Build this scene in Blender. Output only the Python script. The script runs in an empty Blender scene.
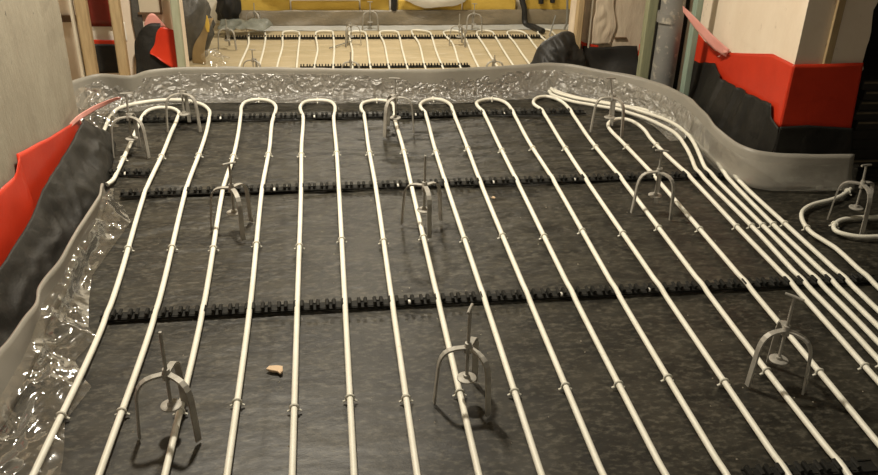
import bpy, math, random
from mathutils import Vector, Matrix, noise
random.seed(7)
S = bpy.context.scene
COL = S.collection
PI = math.pi

# ------------------------------------------------------------------ camera
CAM_H, PITCH, YAW, ROLL, FPX = 1.5, .489, .142, .030, 860.0
cy, sy, cp, sp = math.cos(YAW), math.sin(YAW), math.cos(PITCH), math.sin(PITCH)
fw = Vector((sy*cp, cy*cp, -sp)); rt = Vector((cy, -sy, 0)); up = rt.cross(fw)
rt2 = rt*math.cos(ROLL) + up*math.sin(ROLL); up2 = up*math.cos(ROLL) - rt*math.sin(ROLL)
cd = bpy.data.cameras.new('camera'); cam = bpy.data.objects.new('camera', cd); COL.objects.link(cam)
M = Matrix((rt2, up2, -fw)).transposed().to_4x4(); M.translation = (0, 0, CAM_H); cam.matrix_world = M
cd.sensor_width = 36; cd.lens = FPX/878*36; cd.clip_start = .02
S.camera = cam

# ------------------------------------------------------------------ light and exposure
S.view_settings.view_transform = 'Standard'; S.view_settings.look = 'None'
S.view_settings.gamma = 1; S.view_settings.exposure = 0.0; S.view_settings.use_curve_mapping = False
w = bpy.data.worlds.new('world'); S.world = w; w.use_nodes = True
w.node_tree.nodes['Background'].inputs[0].default_value = (1, .9, .72, 1)
w.node_tree.nodes['Background'].inputs[1].default_value = .17
def lamp(name, loc, power, size, col, aim=None):
    l = bpy.data.lights.new(name, 'AREA'); l.shape = 'DISK'; l.size = size; l.energy = power; l.color = col
    o = bpy.data.objects.new(name, l); o.location = loc; COL.objects.link(o)
    if aim: o.rotation_euler = (Vector(aim)-Vector(loc)).to_track_quat('-Z', 'Y').to_euler()
    return o
lamp('ceiling_lamp', (-.25, 3.25, 2.55), 105, .2, (1, .905, .745))
lamp('far_ceiling_lamp', (.5, 7.2, 2.1), 78, .5, (1, .905, .745))
lamp('alcove_fill', (-1.6, 4.35, 2.4), 14, .2, (1, .905, .745))  # added fill light that brightens the alcove wall, not a fixture
lamp('rear_fill', (.6, .6, 2.55), 9, .6, (1, .905, .745))  # unseen weak fill added over the near end of the room

# ------------------------------------------------------------------ materials
def mat(name, c1, c2=None, rough=.6, scale=8, bump=0, bscale=None, metal=0, spec=.5, stretch=(1,1,1), detail=6, lo=.35, hi=.65,
        c3=None, s3=20, lo3=.6, hi3=.72, alpha=None, trans=0):
    m = bpy.data.materials.new(name); m.use_nodes = True; nt = m.node_tree; N = nt.nodes; L = nt.links
    b = N['Principled BSDF']; b.inputs['Roughness'].default_value = rough; b.inputs['Metallic'].default_value = metal
    b.inputs['Specular IOR Level'].default_value = spec
    tc = N.new('ShaderNodeTexCoord'); mp = N.new('ShaderNodeMapping'); mp.inputs['Scale'].default_value = stretch
    L.new(tc.outputs['Object'], mp.inputs['Vector'])
    def nz(sc, det=detail):
        n = N.new('ShaderNodeTexNoise'); n.inputs['Scale'].default_value = sc; n.inputs['Detail'].default_value = det
        n.inputs['Roughness'].default_value = .62; L.new(mp.outputs['Vector'], n.inputs['Vector']); return n
    def ramp(n, a, z):
        r = N.new('ShaderNodeMapRange'); r.inputs[1].default_value = a; r.inputs[2].default_value = z; L.new(n.outputs[0], r.inputs[0]); return r
    def mix(f, A, B):
        x = N.new('ShaderNodeMix'); x.data_type = 'RGBA'; L.new(f.outputs[0], x.inputs[0])
        for s, v in ((6, A), (7, B)):
            if isinstance(v, tuple): x.inputs[s].default_value = (*v, 1)
            else: L.new(v, x.inputs[s])
        return x.outputs[2]
    col = c1
    if c2: col = mix(ramp(nz(scale), lo, hi), c1, c2)
    if c3: col = mix(ramp(nz(s3, 8), lo3, hi3), col, c3)
    if isinstance(col, tuple): b.inputs['Base Color'].default_value = (*col, 1)
    else: L.new(col, b.inputs['Base Color'])
    if bump:
        bp = N.new('ShaderNodeBump'); bp.inputs['Strength'].default_value = 1; bp.inputs['Distance'].default_value = bump
        L.new(nz(bscale or scale*3).outputs[0], bp.inputs['Height']); L.new(bp.outputs[0], b.inputs['Normal'])
    out = N['Material Output']; sh = b.outputs[0]
    if trans:
        t = N.new('ShaderNodeBsdfTranslucent'); t.inputs[0].default_value = (*c1, 1); x = N.new('ShaderNodeMixShader')
        x.inputs[0].default_value = trans; L.new(sh, x.inputs[1]); L.new(t.outputs[0], x.inputs[2]); sh = x.outputs[0]
    if alpha is not None:
        t = N.new('ShaderNodeBsdfTransparent'); x = N.new('ShaderNodeMixShader'); x.inputs[0].default_value = alpha
        L.new(t.outputs[0], x.inputs[1]); L.new(sh, x.inputs[2]); sh = x.outputs[0]
    L.new(sh, out.inputs[0])
    return m
def clear_mat(name, body, gloss, rough, bscale, bump, tint=(.62,.58,.50)):
    m = bpy.data.materials.new(name); m.use_nodes = True; nt = m.node_tree; N = nt.nodes; L = nt.links
    N.remove(N['Principled BSDF']); tc = N.new('ShaderNodeTexCoord')
    v = N.new('ShaderNodeTexVoronoi'); v.feature = 'DISTANCE_TO_EDGE'; v.inputs['Scale'].default_value = bscale
    n1 = N.new('ShaderNodeTexNoise'); n1.inputs['Scale'].default_value = bscale*.6; n1.inputs['Detail'].default_value = 5
    wv = N.new('ShaderNodeVectorMath'); wv.operation = 'MULTIPLY_ADD'; L.new(n1.outputs['Color'], wv.inputs[0]); wv.inputs[1].default_value = (.12,.12,.12)
    L.new(tc.outputs['Object'], wv.inputs[2]); L.new(wv.outputs[0], v.inputs['Vector']); L.new(tc.outputs['Object'], n1.inputs['Vector'])
    ad = N.new('ShaderNodeMath'); ad.operation = 'MULTIPLY_ADD'; L.new(v.outputs['Distance'], ad.inputs[0]); ad.inputs[1].default_value = 1.6; L.new(n1.outputs[0], ad.inputs[2])
    bp = N.new('ShaderNodeBump'); bp.inputs['Strength'].default_value = 1; bp.inputs['Distance'].default_value = bump; L.new(ad.outputs[0], bp.inputs['Height'])
    gl = N.new('ShaderNodeBsdfGlossy'); gl.inputs['Roughness'].default_value = rough; L.new(bp.outputs[0], gl.inputs['Normal'])
    df = N.new('ShaderNodeBsdfDiffuse'); df.inputs[0].default_value = (*tint, 1); L.new(bp.outputs[0], df.inputs['Normal'])
    tr = N.new('ShaderNodeBsdfTransparent'); a = N.new('ShaderNodeMixShader'); a.inputs[0].default_value = body; L.new(tr.outputs[0], a.inputs[1]); L.new(df.outputs[0], a.inputs[2])
    lw = N.new('ShaderNodeLayerWeight'); lw.inputs[0].default_value = .35; L.new(bp.outputs[0], lw.inputs['Normal'])
    mr = N.new('ShaderNodeMapRange'); mr.inputs[3].default_value = gloss; mr.inputs[4].default_value = .75; L.new(lw.outputs['Facing'], mr.inputs[0])
    b = N.new('ShaderNodeMixShader'); L.new(mr.outputs[0], b.inputs[0]); L.new(a.outputs[0], b.inputs[1]); L.new(gl.outputs[0], b.inputs[2])
    L.new(b.outputs[0], N['Material Output'].inputs[0]); return m
MT = dict(
 film=mat('black_foil_floor', (.012,.011,.008), (.032,.029,.021), .46, 5, .0075, 17, c3=(.115,.105,.08), s3=40, lo3=.50, hi3=.82, spec=.40, stretch=(1,1.8,1), lo=.40, hi=.62),
 film_wall=mat('black_foil', (.011,.0105,.009), (.023,.0215,.018), .50, 6, .005, 18, spec=.30),
 red=mat('red_foil', (.74,.055,.020), (.62,.042,.016), .35, 3, .002, 14, spec=.4, trans=.15),
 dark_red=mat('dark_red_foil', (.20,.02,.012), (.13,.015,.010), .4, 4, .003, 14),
 pink=mat('pink_tape', (.88,.46,.40), (.80,.36,.30), .4, 12, spec=.4, trans=.2),
 pipe=mat('ivory_pipe', (.86,.84,.74), (.78,.76,.65), .4, 14, c3=(.60,.55,.42), s3=30, lo3=.64, hi3=.74),
 rail=mat('black_plastic', (.012,.012,.010), (.020,.019,.016), .7, 30, spec=.2),
 screw=mat('white_plastic', (.85,.82,.72), rough=.4),
 galv=mat('galvanised_steel', (.30,.285,.25), (.40,.38,.335), .55, 40, .0004, 90, metal=.2, c3=(.20,.165,.12), s3=60, lo3=.6, hi3=.72, spec=.35),
 foam=mat('grey_foam', (.46,.43,.37), (.38,.36,.31), .42, 5, .001, 30, trans=.3, spec=.45),
 clear=clear_mat('clear_foil', .20, .14, .26, 21, .017),
 clear_band=clear_mat('clear_foil_smooth', .12, .07, .16, 7, .006),
 clear_loose=clear_mat('clear_foil_crumpled', .065, .045, .10, 8, .0040),
 plaster_l=mat('grey_beige_plaster', (.35,.315,.24), (.29,.255,.19), .85, 4, .003, 30, stretch=(2,2,.8), c3=(.06,.05,.035), s3=17, lo3=.68, hi3=.73),
 plaster_r=mat('cream_plaster', (.86,.74,.59), (.80,.67,.52), .8, 5, .0012, 40, c3=(.36,.27,.18), s3=12, lo3=.64, hi3=.74, stretch=(1.3,1.3,.8)),
 plaster_rough=mat('bare_plaster', (.72,.61,.46), (.58,.47,.35), .9, 9, .004, 30, stretch=(1.6,1,.5)),
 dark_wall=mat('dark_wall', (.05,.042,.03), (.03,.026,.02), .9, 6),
 white_wall=mat('white_wall', (.82,.79,.70), (.74,.70,.60), .8, 3),
 ceil=mat('ceiling_board', (.45,.40,.32), (.40,.35,.28), .9, 3),
 wood=mat('raw_timber', (.50,.37,.20), (.38,.27,.14), .75, 12, .001, 60, stretch=(6,6,.6)),
 wood_green=mat('green_timber', (.36,.36,.22), (.27,.28,.17), .75, 12, .001, 60, stretch=(6,6,.6)),
 post_green=mat('pale_green_timber', (.40,.41,.29), (.33,.34,.23), .7, 10, stretch=(4,4,.6)),
 steel_green=mat('green_stud', (.30,.38,.30), (.23,.31,.25), .6, 10, stretch=(4,4,.6)),
 drain=mat('grey_drain', (.20,.20,.19), (.26,.25,.23), .45, 5, c3=(.50,.46,.38), s3=22, lo3=.56, hi3=.68),
 board_floor=mat('tan_floor_foil', (.50,.41,.26), (.40,.33,.20), .5, 4, .008, 12, stretch=(.5,2,1), c3=(.58,.51,.38), s3=9, lo3=.55, hi3=.75),
 yellow=mat('yellow_insulation', (.66,.46,.09), (.56,.37,.06), .8, 5, .003, 40),
 grey_foil=mat('brown_grey_foil', (.24,.20,.135), (.17,.145,.10), .35, 4, .008, 10, stretch=(1,1,1.6)),
 pale_foil=mat('pale_blue_foil', (.52,.53,.52), (.42,.42,.38), .35, 6, .004, 12),
 bag=mat('dark_grey_bag', (.10,.095,.085), (.05,.048,.042), .35, 6, .01, 14),
 card=mat('brown_card', (.32,.23,.11), (.25,.18,.09), .8, 8),
 scrap=mat('tan_scrap', (.62,.46,.30), rough=.8),
 black=mat('black_rubber', (.012,.012,.012), rough=.5),
 cable=mat('grey_cable', (.22,.22,.20), rough=.5),
 board_dark=mat('dark_board', (.028,.024,.018), (.02,.017,.013), .6, 10),
 board_edge=mat('pale_board_edge', (.20,.16,.10), (.13,.10,.06), .7, 20),
 rumple=mat('rumpled_grey_film', (.20,.21,.18), (.13,.135,.11), .35, 9, .005, 20),
 film_dark=mat('dark_black_foil', (.012,.0115,.010), (.024,.022,.019), .5, 6, .004, 16, spec=.35),
 grit=mat('pale_grit', (.42,.38,.30), rough=.9),
 white_sack=mat('white_sack', (.85,.83,.78), (.75,.73,.68), .5, 4, .004, 14),
 pale_board=mat('pale_board', (.56,.49,.37), (.50,.43,.32), .8, 5),
 white_lath=mat('white_lath', (.66,.60,.48), (.55,.48,.36), .7, 10, stretch=(4,4,.6)),
 brown_trim=mat('brown_timber', (.13,.075,.035), (.09,.05,.025), .7, 12),
)

# the foil is far more rumpled towards the back of the room, where it was walked on less
nt = MT['film'].node_tree; bp = next(n for n in nt.nodes if n.type == 'BUMP'); tc = next(n for n in nt.nodes if n.type == 'TEX_COORD')
sx = nt.nodes.new('ShaderNodeSeparateXYZ'); nt.links.new(tc.outputs['Object'], sx.inputs[0]); mr = nt.nodes.new('ShaderNodeMapRange')
mr.inputs[1].default_value = 1.9; mr.inputs[2].default_value = 3.0; mr.inputs[3].default_value = .22; mr.inputs[4].default_value = 1
nt.links.new(sx.outputs['Y'], mr.inputs[0]); nt.links.new(mr.outputs[0], bp.inputs['Strength'])

# ------------------------------------------------------------------ helpers
def tag(o, label, cat, group=None, kind=None):
    if label: o['label'] = label
    if cat: o['category'] = cat
    if group: o['group'] = group
    if kind: o['kind'] = kind
    return o
def empty(name, loc, label, cat, group=None, rz=0):
    o = bpy.data.objects.new(name, None); COL.objects.link(o); o.location = loc; o.rotation_euler = (0, 0, rz)
    o.empty_display_size = .05
    return tag(o, label, cat, group)
def link(name, me, parent=None):
    o = bpy.data.objects.new(name, me); COL.objects.link(o)
    if parent: o.parent = parent
    return o
def mesh(name, v, f, m, parent=None, smooth=True, solid=0):
    me = bpy.data.meshes.new(name); me.from_pydata([tuple(p) for p in v], [], f)
    if solid: thicken(me, solid)
    me.materials.append(MT[m]); me.validate()
    if smooth: me.polygons.foreach_set('use_smooth', [True]*len(me.polygons))
    me.update()
    return link(name, me, parent)
def thicken(me, t):
    me.update(); me.polygons.foreach_set('use_smooth', [True]*len(me.polygons))
    n = len(me.vertices); V = [v.co.copy() for v in me.vertices]; NV = [v.normal.copy() for v in me.vertices]
    F = [tuple(p.vertices) for p in me.polygons]; cnt = {}
    for p in F:
        for a, b in zip(p, p[1:]+p[:1]): cnt[(a, b)] = 1
    G = list(F) + [tuple(i+n for i in reversed(p)) for p in F]
    for (a, b) in cnt:
        if (b, a) not in cnt: G.append((b, a, a+n, b+n))
    me.clear_geometry(); me.from_pydata(V + [v-k*t for v, k in zip(V, NV)], [], G)
class MB:
    def __init__(s): s.v = []; s.f = []
    def add(s, v, f):
        o = len(s.v); s.v += [tuple(p) for p in v]; s.f += [tuple(i+o for i in q) for q in f]; return s
    def box(s, a, b, R=None, bev=0):
        (x0,y0,z0), (x1,y1,z1) = a, b
        if bev:                                   # chamfered vertical edges and top rim
            c = bev; ring = [(x0+c,y0),(x1-c,y0),(x1,y0+c),(x1,y1-c),(x1-c,y1),(x0+c,y1),(x0,y1-c),(x0,y0+c)]
            cx, cyy = (x0+x1)/2, (y0+y1)/2
            v = [(x,y,z0) for x,y in ring] + [(x,y,z1-c) for x,y in ring] + [(cx+(x-cx)*(1-2*c/(x1-x0)), cyy+(y-cyy)*(1-2*c/(y1-y0)), z1) for x,y in ring]
            f = [tuple(range(7,-1,-1)), tuple(range(16,24))]
            for k in (0, 8): f += [(k+i, k+(i+1)%8, k+8+(i+1)%8, k+8+i) for i in range(8)]
        else:
            v = [(x,y,z) for z in (z0,z1) for x,y in ((x0,y0),(x1,y0),(x1,y1),(x0,y1))]
            f = [(3,2,1,0),(4,5,6,7),(0,1,5,4),(1,2,6,5),(2,3,7,6),(3,0,4,7)]
        if R: v = [R @ Vector(p) for p in v]
        return s.add(v, f)
    def tube(s, pts, r, n=8, cap=True):
        P = [Vector(p) for p in pts]; m = len(P); rr = r if isinstance(r, list) else [r]*m
        T = [(P[min(i+1,m-1)]-P[max(i-1,0)]).normalized() for i in range(m)]
        ref = Vector((0,0,1)) if abs(T[0].z) < .9 else Vector((1,0,0)); v = []
        u = (ref - T[0]*ref.dot(T[0])).normalized()
        for i in range(m):
            u = (u - T[i]*u.dot(T[i])).normalized(); b = T[i].cross(u)
            v += [P[i] + (u*math.cos(2*PI*k/n) + b*math.sin(2*PI*k/n))*rr[i] for k in range(n)]
        f = [(i*n+k, i*n+(k+1)%n, i*n+n+(k+1)%n, i*n+n+k) for i in range(m-1) for k in range(n)]
        if cap: f += [tuple(range(n-1,-1,-1)), tuple(range((m-1)*n, m*n))]
        return s.add(v, f)
    def bar(s, prof, wdt, th, ang):               # flat bar bent along an (r, z) profile, turned to angle ang
        ca, sa = math.cos(ang), math.sin(ang); v = []; m = len(prof)
        for i, (r, z) in enumerate(prof):
            a, b = prof[max(i-1,0)], prof[min(i+1,m-1)]; t = Vector((b[0]-a[0], b[1]-a[1])).normalized(); nx, nz = -t.y, t.x
            for q, s_ in ((-1,1),(1,1),(1,-1),(-1,-1)):
                R_ = r + nx*th/2*s_; Z_ = z + nz*th/2*s_; W_ = wdt/2*q
                v.append((R_*ca - W_*sa, R_*sa + W_*ca, Z_))
        f = [(i*4+k, i*4+(k+1)%4, i*4+4+(k+1)%4, i*4+4+k) for i in range(m-1) for k in range(4)] + [(3,2,1,0), tuple(range(m*4-4, m*4))]
        return s.add(v, f)
    def lathe(s, prof, n=24, c=(0,0,0)):
        v = [(c[0]+r*math.cos(2*PI*k/n), c[1]+r*math.sin(2*PI*k/n), c[2]+z) for r, z in prof for k in range(n)]
        m = len(prof); f = [(i*n+k, i*n+(k+1)%n, i*n+n+(k+1)%n, i*n+n+k) for i in range(m-1) for k in range(n)]
        return s.add(v, f + [tuple(range(n-1,-1,-1)), tuple(range((m-1)*n, m*n))])
    def mesh(s, name, m, smooth=False):
        me = bpy.data.meshes.new(name); me.from_pydata(s.v, [], s.f); me.materials.append(MT[m])
        if smooth:
            me.polygons.foreach_set('use_smooth', [True]*len(me.polygons))
            try: me.set_sharp_from_angle(angle=.7)
            except Exception: pass
        me.update(); return me
    def obj(s, name, m, parent=None, smooth=False): return link(name, s.mesh(name, m, smooth), parent)
def spline(P, per=8):
    P = [Vector(p) for p in P]; out = []
    for i in range(len(P)-1):
        a, b, c, d = P[max(i-1,0)], P[i], P[i+1], P[min(i+2,len(P)-1)]
        n = max(2, min(40, int((c-b).length/.02)+1)) if per == 0 else per
        t1 = (c-a).length; k = (c-b).length
        m1 = (c-a)*(k/max(t1,1e-6)); m2 = (d-b)*(k/max((d-b).length,1e-6))
        for j in range(n):
            t = j/n; t2 = t*t; t3 = t2*t
            out.append(b*(2*t3-3*t2+1) + m1*(t3-2*t2+t) + c*(-2*t3+3*t2) + m2*(t3-t2))
    out.append(P[-1]); return out
def resample(P, n):
    P = [Vector(p) for p in P]; d = [0]
    for a, b in zip(P, P[1:]): d.append(d[-1]+(b-a).length)
    out = []; j = 0
    for i in range(n+1):
        t = d[-1]*i/n
        while j < len(P)-2 and d[j+1] < t: j += 1
        k = (t-d[j])/max(d[j+1]-d[j], 1e-9); out.append(P[j].lerp(P[j+1], min(max(k,0),1)))
    return out
def sheet(name, rows, nu, nv, m, parent=None, disp=None, solid=.0015, smooth_rows=True):
    R = [resample(spline(r, 6) if smooth_rows and len(r) > 2 else r, nu) for r in rows]
    cols = [resample(spline([r[i] for r in R], 6) if len(R) > 2 else [r[i] for r in R], nv) for i in range(nu+1)]
    v = []
    for i in range(nu+1):
        for j in range(nv+1):
            p = cols[i][j]
            if disp: p = p + disp(i/nu, j/nv, p)
            v.append(p)
    f = [(i*(nv+1)+j, (i+1)*(nv+1)+j, (i+1)*(nv+1)+j+1, i*(nv+1)+j+1) for i in range(nu) for j in range(nv)]
    return mesh(name, v, f, m, parent, True, solid)
def nz(x, y=0, z=0): return noise.noise(Vector((x, y, z)))
def ridge(x, y=0, z=0): return 1-2*abs(noise.noise(Vector((x, y, z))))
def box_obj(name, a, b, m, kind=None, parent=None):
    o = MB().box(a, b).obj(name, m, parent)
    if kind: o['kind'] = kind
    return o

D = {"near": {"a": [[-1.02, 3.741], [-1.038, 4.115], [-1.023, 4.257], [-0.944, 4.328], [-0.832, 4.369], [-0.71, 4.355], [-0.629, 4.297], [-0.58, 4.204], [-0.568, 4.117], [-0.56, 3.886], [-0.562, 3.659], [-0.572, 3.243], [-0.549, 2.341], [-0.57, 1.634], [-0.588, 1.0]], "b": [[-0.894, 3.329], [-0.879, 3.372], [-0.878, 3.454], [-0.88, 3.617], [-0.882, 3.768], [-0.887, 4.163], [-0.872, 4.22], [-0.834, 4.253], [-0.77, 4.244], [-0.726, 4.187], [-0.717, 4.125], [-0.721, 3.895], [-0.721, 3.652], [-0.73, 3.245], [-0.695, 2.346], [-0.724, 1.649], [-0.751, 1.0]], "c": [[-0.423, 1.0], [-0.415, 1.618], [-0.406, 2.352], [-0.425, 3.242], [-0.412, 3.575], [-0.411, 3.845], [-0.419, 4.151], [-0.423, 4.249], [-0.403, 4.325], [-0.342, 4.355], [-0.281, 4.319], [-0.252, 4.24], [-0.252, 4.142], [-0.261, 4.002], [-0.259, 3.669], [-0.269, 3.231], [-0.261, 2.354], [-0.268, 1.603], [-0.273, 1.0]], "d": [[-0.114, 1.0], [-0.113, 1.588], [-0.113, 2.35], [-0.112, 3.225], [-0.116, 3.672], [-0.112, 4.063], [-0.124, 4.157], [-0.128, 4.234], [-0.101, 4.309], [-0.042, 4.328], [0.017, 4.31], [0.044, 4.246], [0.045, 4.148], [0.037, 4.055], [0.041, 3.662], [0.041, 3.219], [0.038, 2.343], [0.035, 1.573], [0.033, 1.0]], "e": [[0.186, 1.0], [0.187, 1.558], [0.189, 2.345], [0.192, 3.213], [0.187, 3.653], [0.188, 4.089], [0.178, 4.198], [0.192, 4.269], [0.225, 4.299], [0.266, 4.313], [0.318, 4.294], [0.346, 4.246], [0.337, 4.038], [0.343, 3.644], [0.34, 3.208], [0.338, 2.344], [0.336, 1.543], [0.335, 1.0]], "f": [[0.487, 1.0], [0.488, 1.528], [0.489, 2.34], [0.486, 3.243], [0.488, 3.664], [0.497, 4.087], [0.483, 4.202], [0.497, 4.26], [0.535, 4.305], [0.577, 4.316], [0.619, 4.285], [0.643, 4.215], [0.641, 4.116], [0.639, 3.674], [0.633, 3.233], [0.635, 2.34], [0.638, 1.513], [0.64, 1.0]], "g": [[0.793, 1.0], [0.791, 1.497], [0.786, 2.346], [0.79, 3.236], [0.791, 3.665], [0.794, 4.09], [0.78, 4.208], [0.795, 4.263], [0.859, 4.302], [0.91, 4.286], [0.943, 4.215], [0.947, 4.099], [0.939, 3.683], [0.947, 3.25], [0.938, 2.352], [0.941, 1.482], [0.943, 1.0]], "h": [[1.094, 1.0], [1.094, 1.467], [1.093, 2.345], [1.089, 3.24], [1.093, 3.69], [1.102, 4.114], [1.083, 4.207], [1.102, 4.277], [1.136, 4.317], [1.181, 4.327], [1.225, 4.283], [1.249, 4.189], [1.247, 4.009], [1.238, 3.681], [1.245, 3.246], [1.242, 2.359], [1.24, 1.839], [1.245, 1.452], [1.25, 1.0]], "i": [[1.378, 1.0], [1.388, 1.554], [1.393, 1.839], [1.399, 2.352], [1.399, 2.835], [1.398, 3.204], [1.397, 3.326], [1.382, 3.671], [1.375, 3.787], [1.382, 3.873], [1.414, 3.934], [1.477, 3.965], [1.523, 3.928], [1.544, 3.815], [1.535, 3.682], [1.538, 3.49], [1.551, 3.246], [1.552, 2.747], [1.556, 2.359], [1.542, 1.834], [1.521, 1.0]], "j": [[1.215, 4.414], [1.22, 4.346], [1.302, 4.236], [1.38, 4.184], [1.495, 4.1], [1.592, 3.99], [1.654, 3.857], [1.682, 3.739], [1.666, 3.573], [1.641, 3.442], [1.612, 3.318], [1.608, 3.243], [1.613, 2.73], [1.605, 2.368], [1.607, 2.05], [1.603, 1.902], [1.582, 1.0]], "k": [[1.23, 4.43], [1.241, 4.362], [1.321, 4.267], [1.4, 4.215], [1.515, 4.13], [1.617, 4.033], [1.695, 3.911], [1.727, 3.777], [1.72, 3.632], [1.662, 3.348], [1.657, 3.229], [1.659, 2.73], [1.658, 2.37], [1.658, 2.148], [1.655, 1.985], [1.636, 1.0]], "l": [[1.245, 4.447], [1.269, 4.386], [1.341, 4.299], [1.42, 4.246], [1.538, 4.168], [1.643, 4.077], [1.724, 3.96], [1.784, 3.843], [1.797, 3.699], [1.771, 3.529], [1.732, 3.333], [1.715, 3.225], [1.704, 2.735], [1.707, 2.366], [1.706, 2.069], [1.703, 1.0]], "m": [[1.836, 3.73], [1.821, 3.588], [1.778, 3.357], [1.751, 3.18], [1.755, 2.74], [1.761, 2.369], [1.761, 2.157], [1.763, 1.0]], "n": [[2.197, 3.066], [2.129, 3.011], [2.06, 2.973], [1.967, 2.94], [1.908, 2.904], [1.868, 2.861], [1.835, 2.788], [1.821, 2.701], [1.835, 2.632], [1.849, 2.564], [1.846, 2.368], [1.845, 2.211], [1.831, 1.0]], "o": [[2.285, 2.817], [2.161, 2.804], [2.055, 2.805], [1.987, 2.786], [1.939, 2.744], [1.925, 2.702], [1.95, 2.67], [1.998, 2.649], [2.063, 2.646], [2.171, 2.641]]}, "far": [[[-0.699, 6.165], [-0.688, 7.065], [-0.659, 7.656], [-0.68, 8.039], [-0.668, 8.109], [-0.557, 8.106], [-0.528, 8.009], [-0.518, 7.603], [-0.528, 7.058], [-0.532, 6.158]], [[-0.392, 6.152], [-0.383, 7.052], [-0.36, 7.597], [-0.371, 8.031], [-0.355, 8.112], [-0.243, 8.109], [-0.218, 8.0], [-0.22, 7.497], [-0.225, 7.025], [-0.227, 6.125]], [[-0.091, 6.098], [-0.08, 6.998], [-0.053, 7.491], [-0.068, 8.05], [-0.036, 8.114], [0.077, 8.111], [0.092, 8.018], [0.092, 7.486], [0.073, 6.992], [0.065, 6.092]], [[0.224, 6.085], [0.231, 6.985], [0.249, 7.433], [0.241, 8.014], [0.268, 8.095], [0.374, 8.092], [0.397, 7.983], [0.385, 7.381], [0.379, 6.979], [0.376, 6.079]], [[0.527, 6.073], [0.532, 6.973], [0.544, 7.667], [0.528, 8.033], [0.554, 8.099], [0.683, 8.095], [0.703, 8.001], [0.69, 7.466], [0.683, 6.967], [0.68, 6.067]], [[0.823, 6.104], [0.834, 7.004], [0.859, 7.657], [0.833, 8.08], [0.867, 8.135], [0.991, 8.076], [1.007, 7.966], [0.986, 7.455], [0.979, 7.02], [0.977, 6.12]], [[1.116, 6.092], [1.13, 6.992], [1.166, 7.647], [1.132, 8.017], [1.172, 8.099], [1.286, 8.079], [1.31, 7.904], [1.293, 7.397], [1.282, 6.995], [1.278, 6.095]], [[1.441, 6.235], [1.442, 7.135], [1.445, 7.563], [1.446, 7.981], [1.487, 8.091], [1.594, 8.071], [1.603, 7.922], [1.592, 7.459], [1.585, 7.018], [1.582, 6.118]], [[1.732, 6.386], [1.735, 7.286], [1.744, 7.654], [1.742, 8.0], [1.789, 8.083], [1.889, 8.063], [1.915, 7.913], [1.91, 7.573], [1.906, 7.256], [1.904, 6.356]], [[2.077, 6.518], [2.07, 7.418], [2.054, 7.697], [2.042, 8.003], [2.095, 8.115], [2.17, 8.113], [2.191, 8.016], [2.19, 7.666], [2.195, 7.414], [2.197, 6.514]]], "rails": {"r0": [[-0.715, 2.342], [1.887, 2.362]], "r1": [[-0.826, 3.242], [1.738, 3.266]], "r2": [[-1.068, 4.102], [1.327, 4.094]], "r3": [[0.991, 1.484], [1.34, 1.485]], "rs": [[-0.944, 3.458], [-0.722, 3.443]], "f0": [[-0.885, 7.937], [2.081, 7.877]], "f1": [[-0.199, 7.007], [1.22, 6.993]]}, "screws": {"r0": [[-0.239, 2.349], [0.259, 2.336], [0.766, 2.354], [1.07, 2.35]], "r1": [[-0.237, 3.229], [0.262, 3.213], [0.71, 3.211], [1.058, 3.218]], "r2": [[-0.492, 4.098], [-0.035, 4.087], [0.469, 4.088]], "rs": [[-0.85, 3.452]]}, "levelers": [["T1", -0.419, 1.803, -2.795, 0.302, -0.002], ["T2", 0.351, 1.846, -3.068, 0.298, -0.004], ["T3", 1.247, 1.847, -2.952, 0.285, -0.002], ["T4", -0.35, 2.905, 3.023, 0.272, 0.003], ["T5", 0.352, 2.876, 2.736, 0.296, -0.001], ["T6", 1.277, 2.939, -3.102, 0.265, -0.004], ["T7", 2.031, 2.772, 2.517, 0.255, -0.009], ["T8", -0.85, 3.677, -2.713, 0.281, 0.008], ["T9", -0.665, 3.981, -2.682, 0.277, 0.004], ["T10", 0.327, 3.874, -2.267, 0.269, -0.007], ["T11", 1.366, 3.823, -3.119, 0.272, -0.029]], "farlev": [["F1", -0.83, 7.605, -2.671, 0.258], ["F2", -0.626, 8.199, -3.116, 0.259], ["F3", -0.548, 6.656, -2.853, 0.253], ["F4", 0.249, 7.693, -2.18, 0.187], ["F5", 0.45, 8.211, -2.659, 0.263], ["F6", 0.204, 6.585, -2.665, 0.25], ["F7", 1.223, 7.659, -3.099, 0.279], ["F8", 1.433, 8.112, -2.641, 0.264], ["F9", 1.339, 6.557, -2.678, 0.222]]}

# ------------------------------------------------------------------ the setting
def floor_z(x, y):
    back = min(max((y-2.2)/1.2, 0), 1)
    wx = x + .25*nz(x*1.1, y*1.7, 9); wy = y + .05*nz(x*2.3, y*1.2, 6)
    amp = (.10+.90*back)*(.55+.45*nz(x*1.7, y*1.9, 12))
    h = nz(wx*3.2, wy*15, 3)*.0075*(.22+.78*back) + ridge(wx*4.2+2, wy*21+wx*2, 7)*.0085*amp + ridge(wx*7+9, wy*36-wx*5, 4)*.0050*amp
    h += nz(x*9, y*9, 1)*.0012 + nz(x*34, y*44, 5)*.0007
    s1 = x - (-.17 + .02*nz(y*1.3, 0, 2)); s2 = x - (1.02 + .03*nz(y, 4, 1))
    h += .0016*math.exp(-(s1/.007)**2) + .0012*math.exp(-(s2/.008)**2)
    h -= .0085+.0045*back; return h if h < -.001 else -.001 + .0042*math.tanh((h+.001)/.0042)*.75
nx, ny = 300, 560; X0, X1, Y0, Y1 = -1.35, 2.65, .2, 4.5
v = [(X0+(X1-X0)*i/nx, Y0+(Y1-Y0)*j/ny, floor_z(X0+(X1-X0)*i/nx, Y0+(Y1-Y0)*j/ny)) for i in range(nx+1) for j in range(ny+1)]
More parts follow.
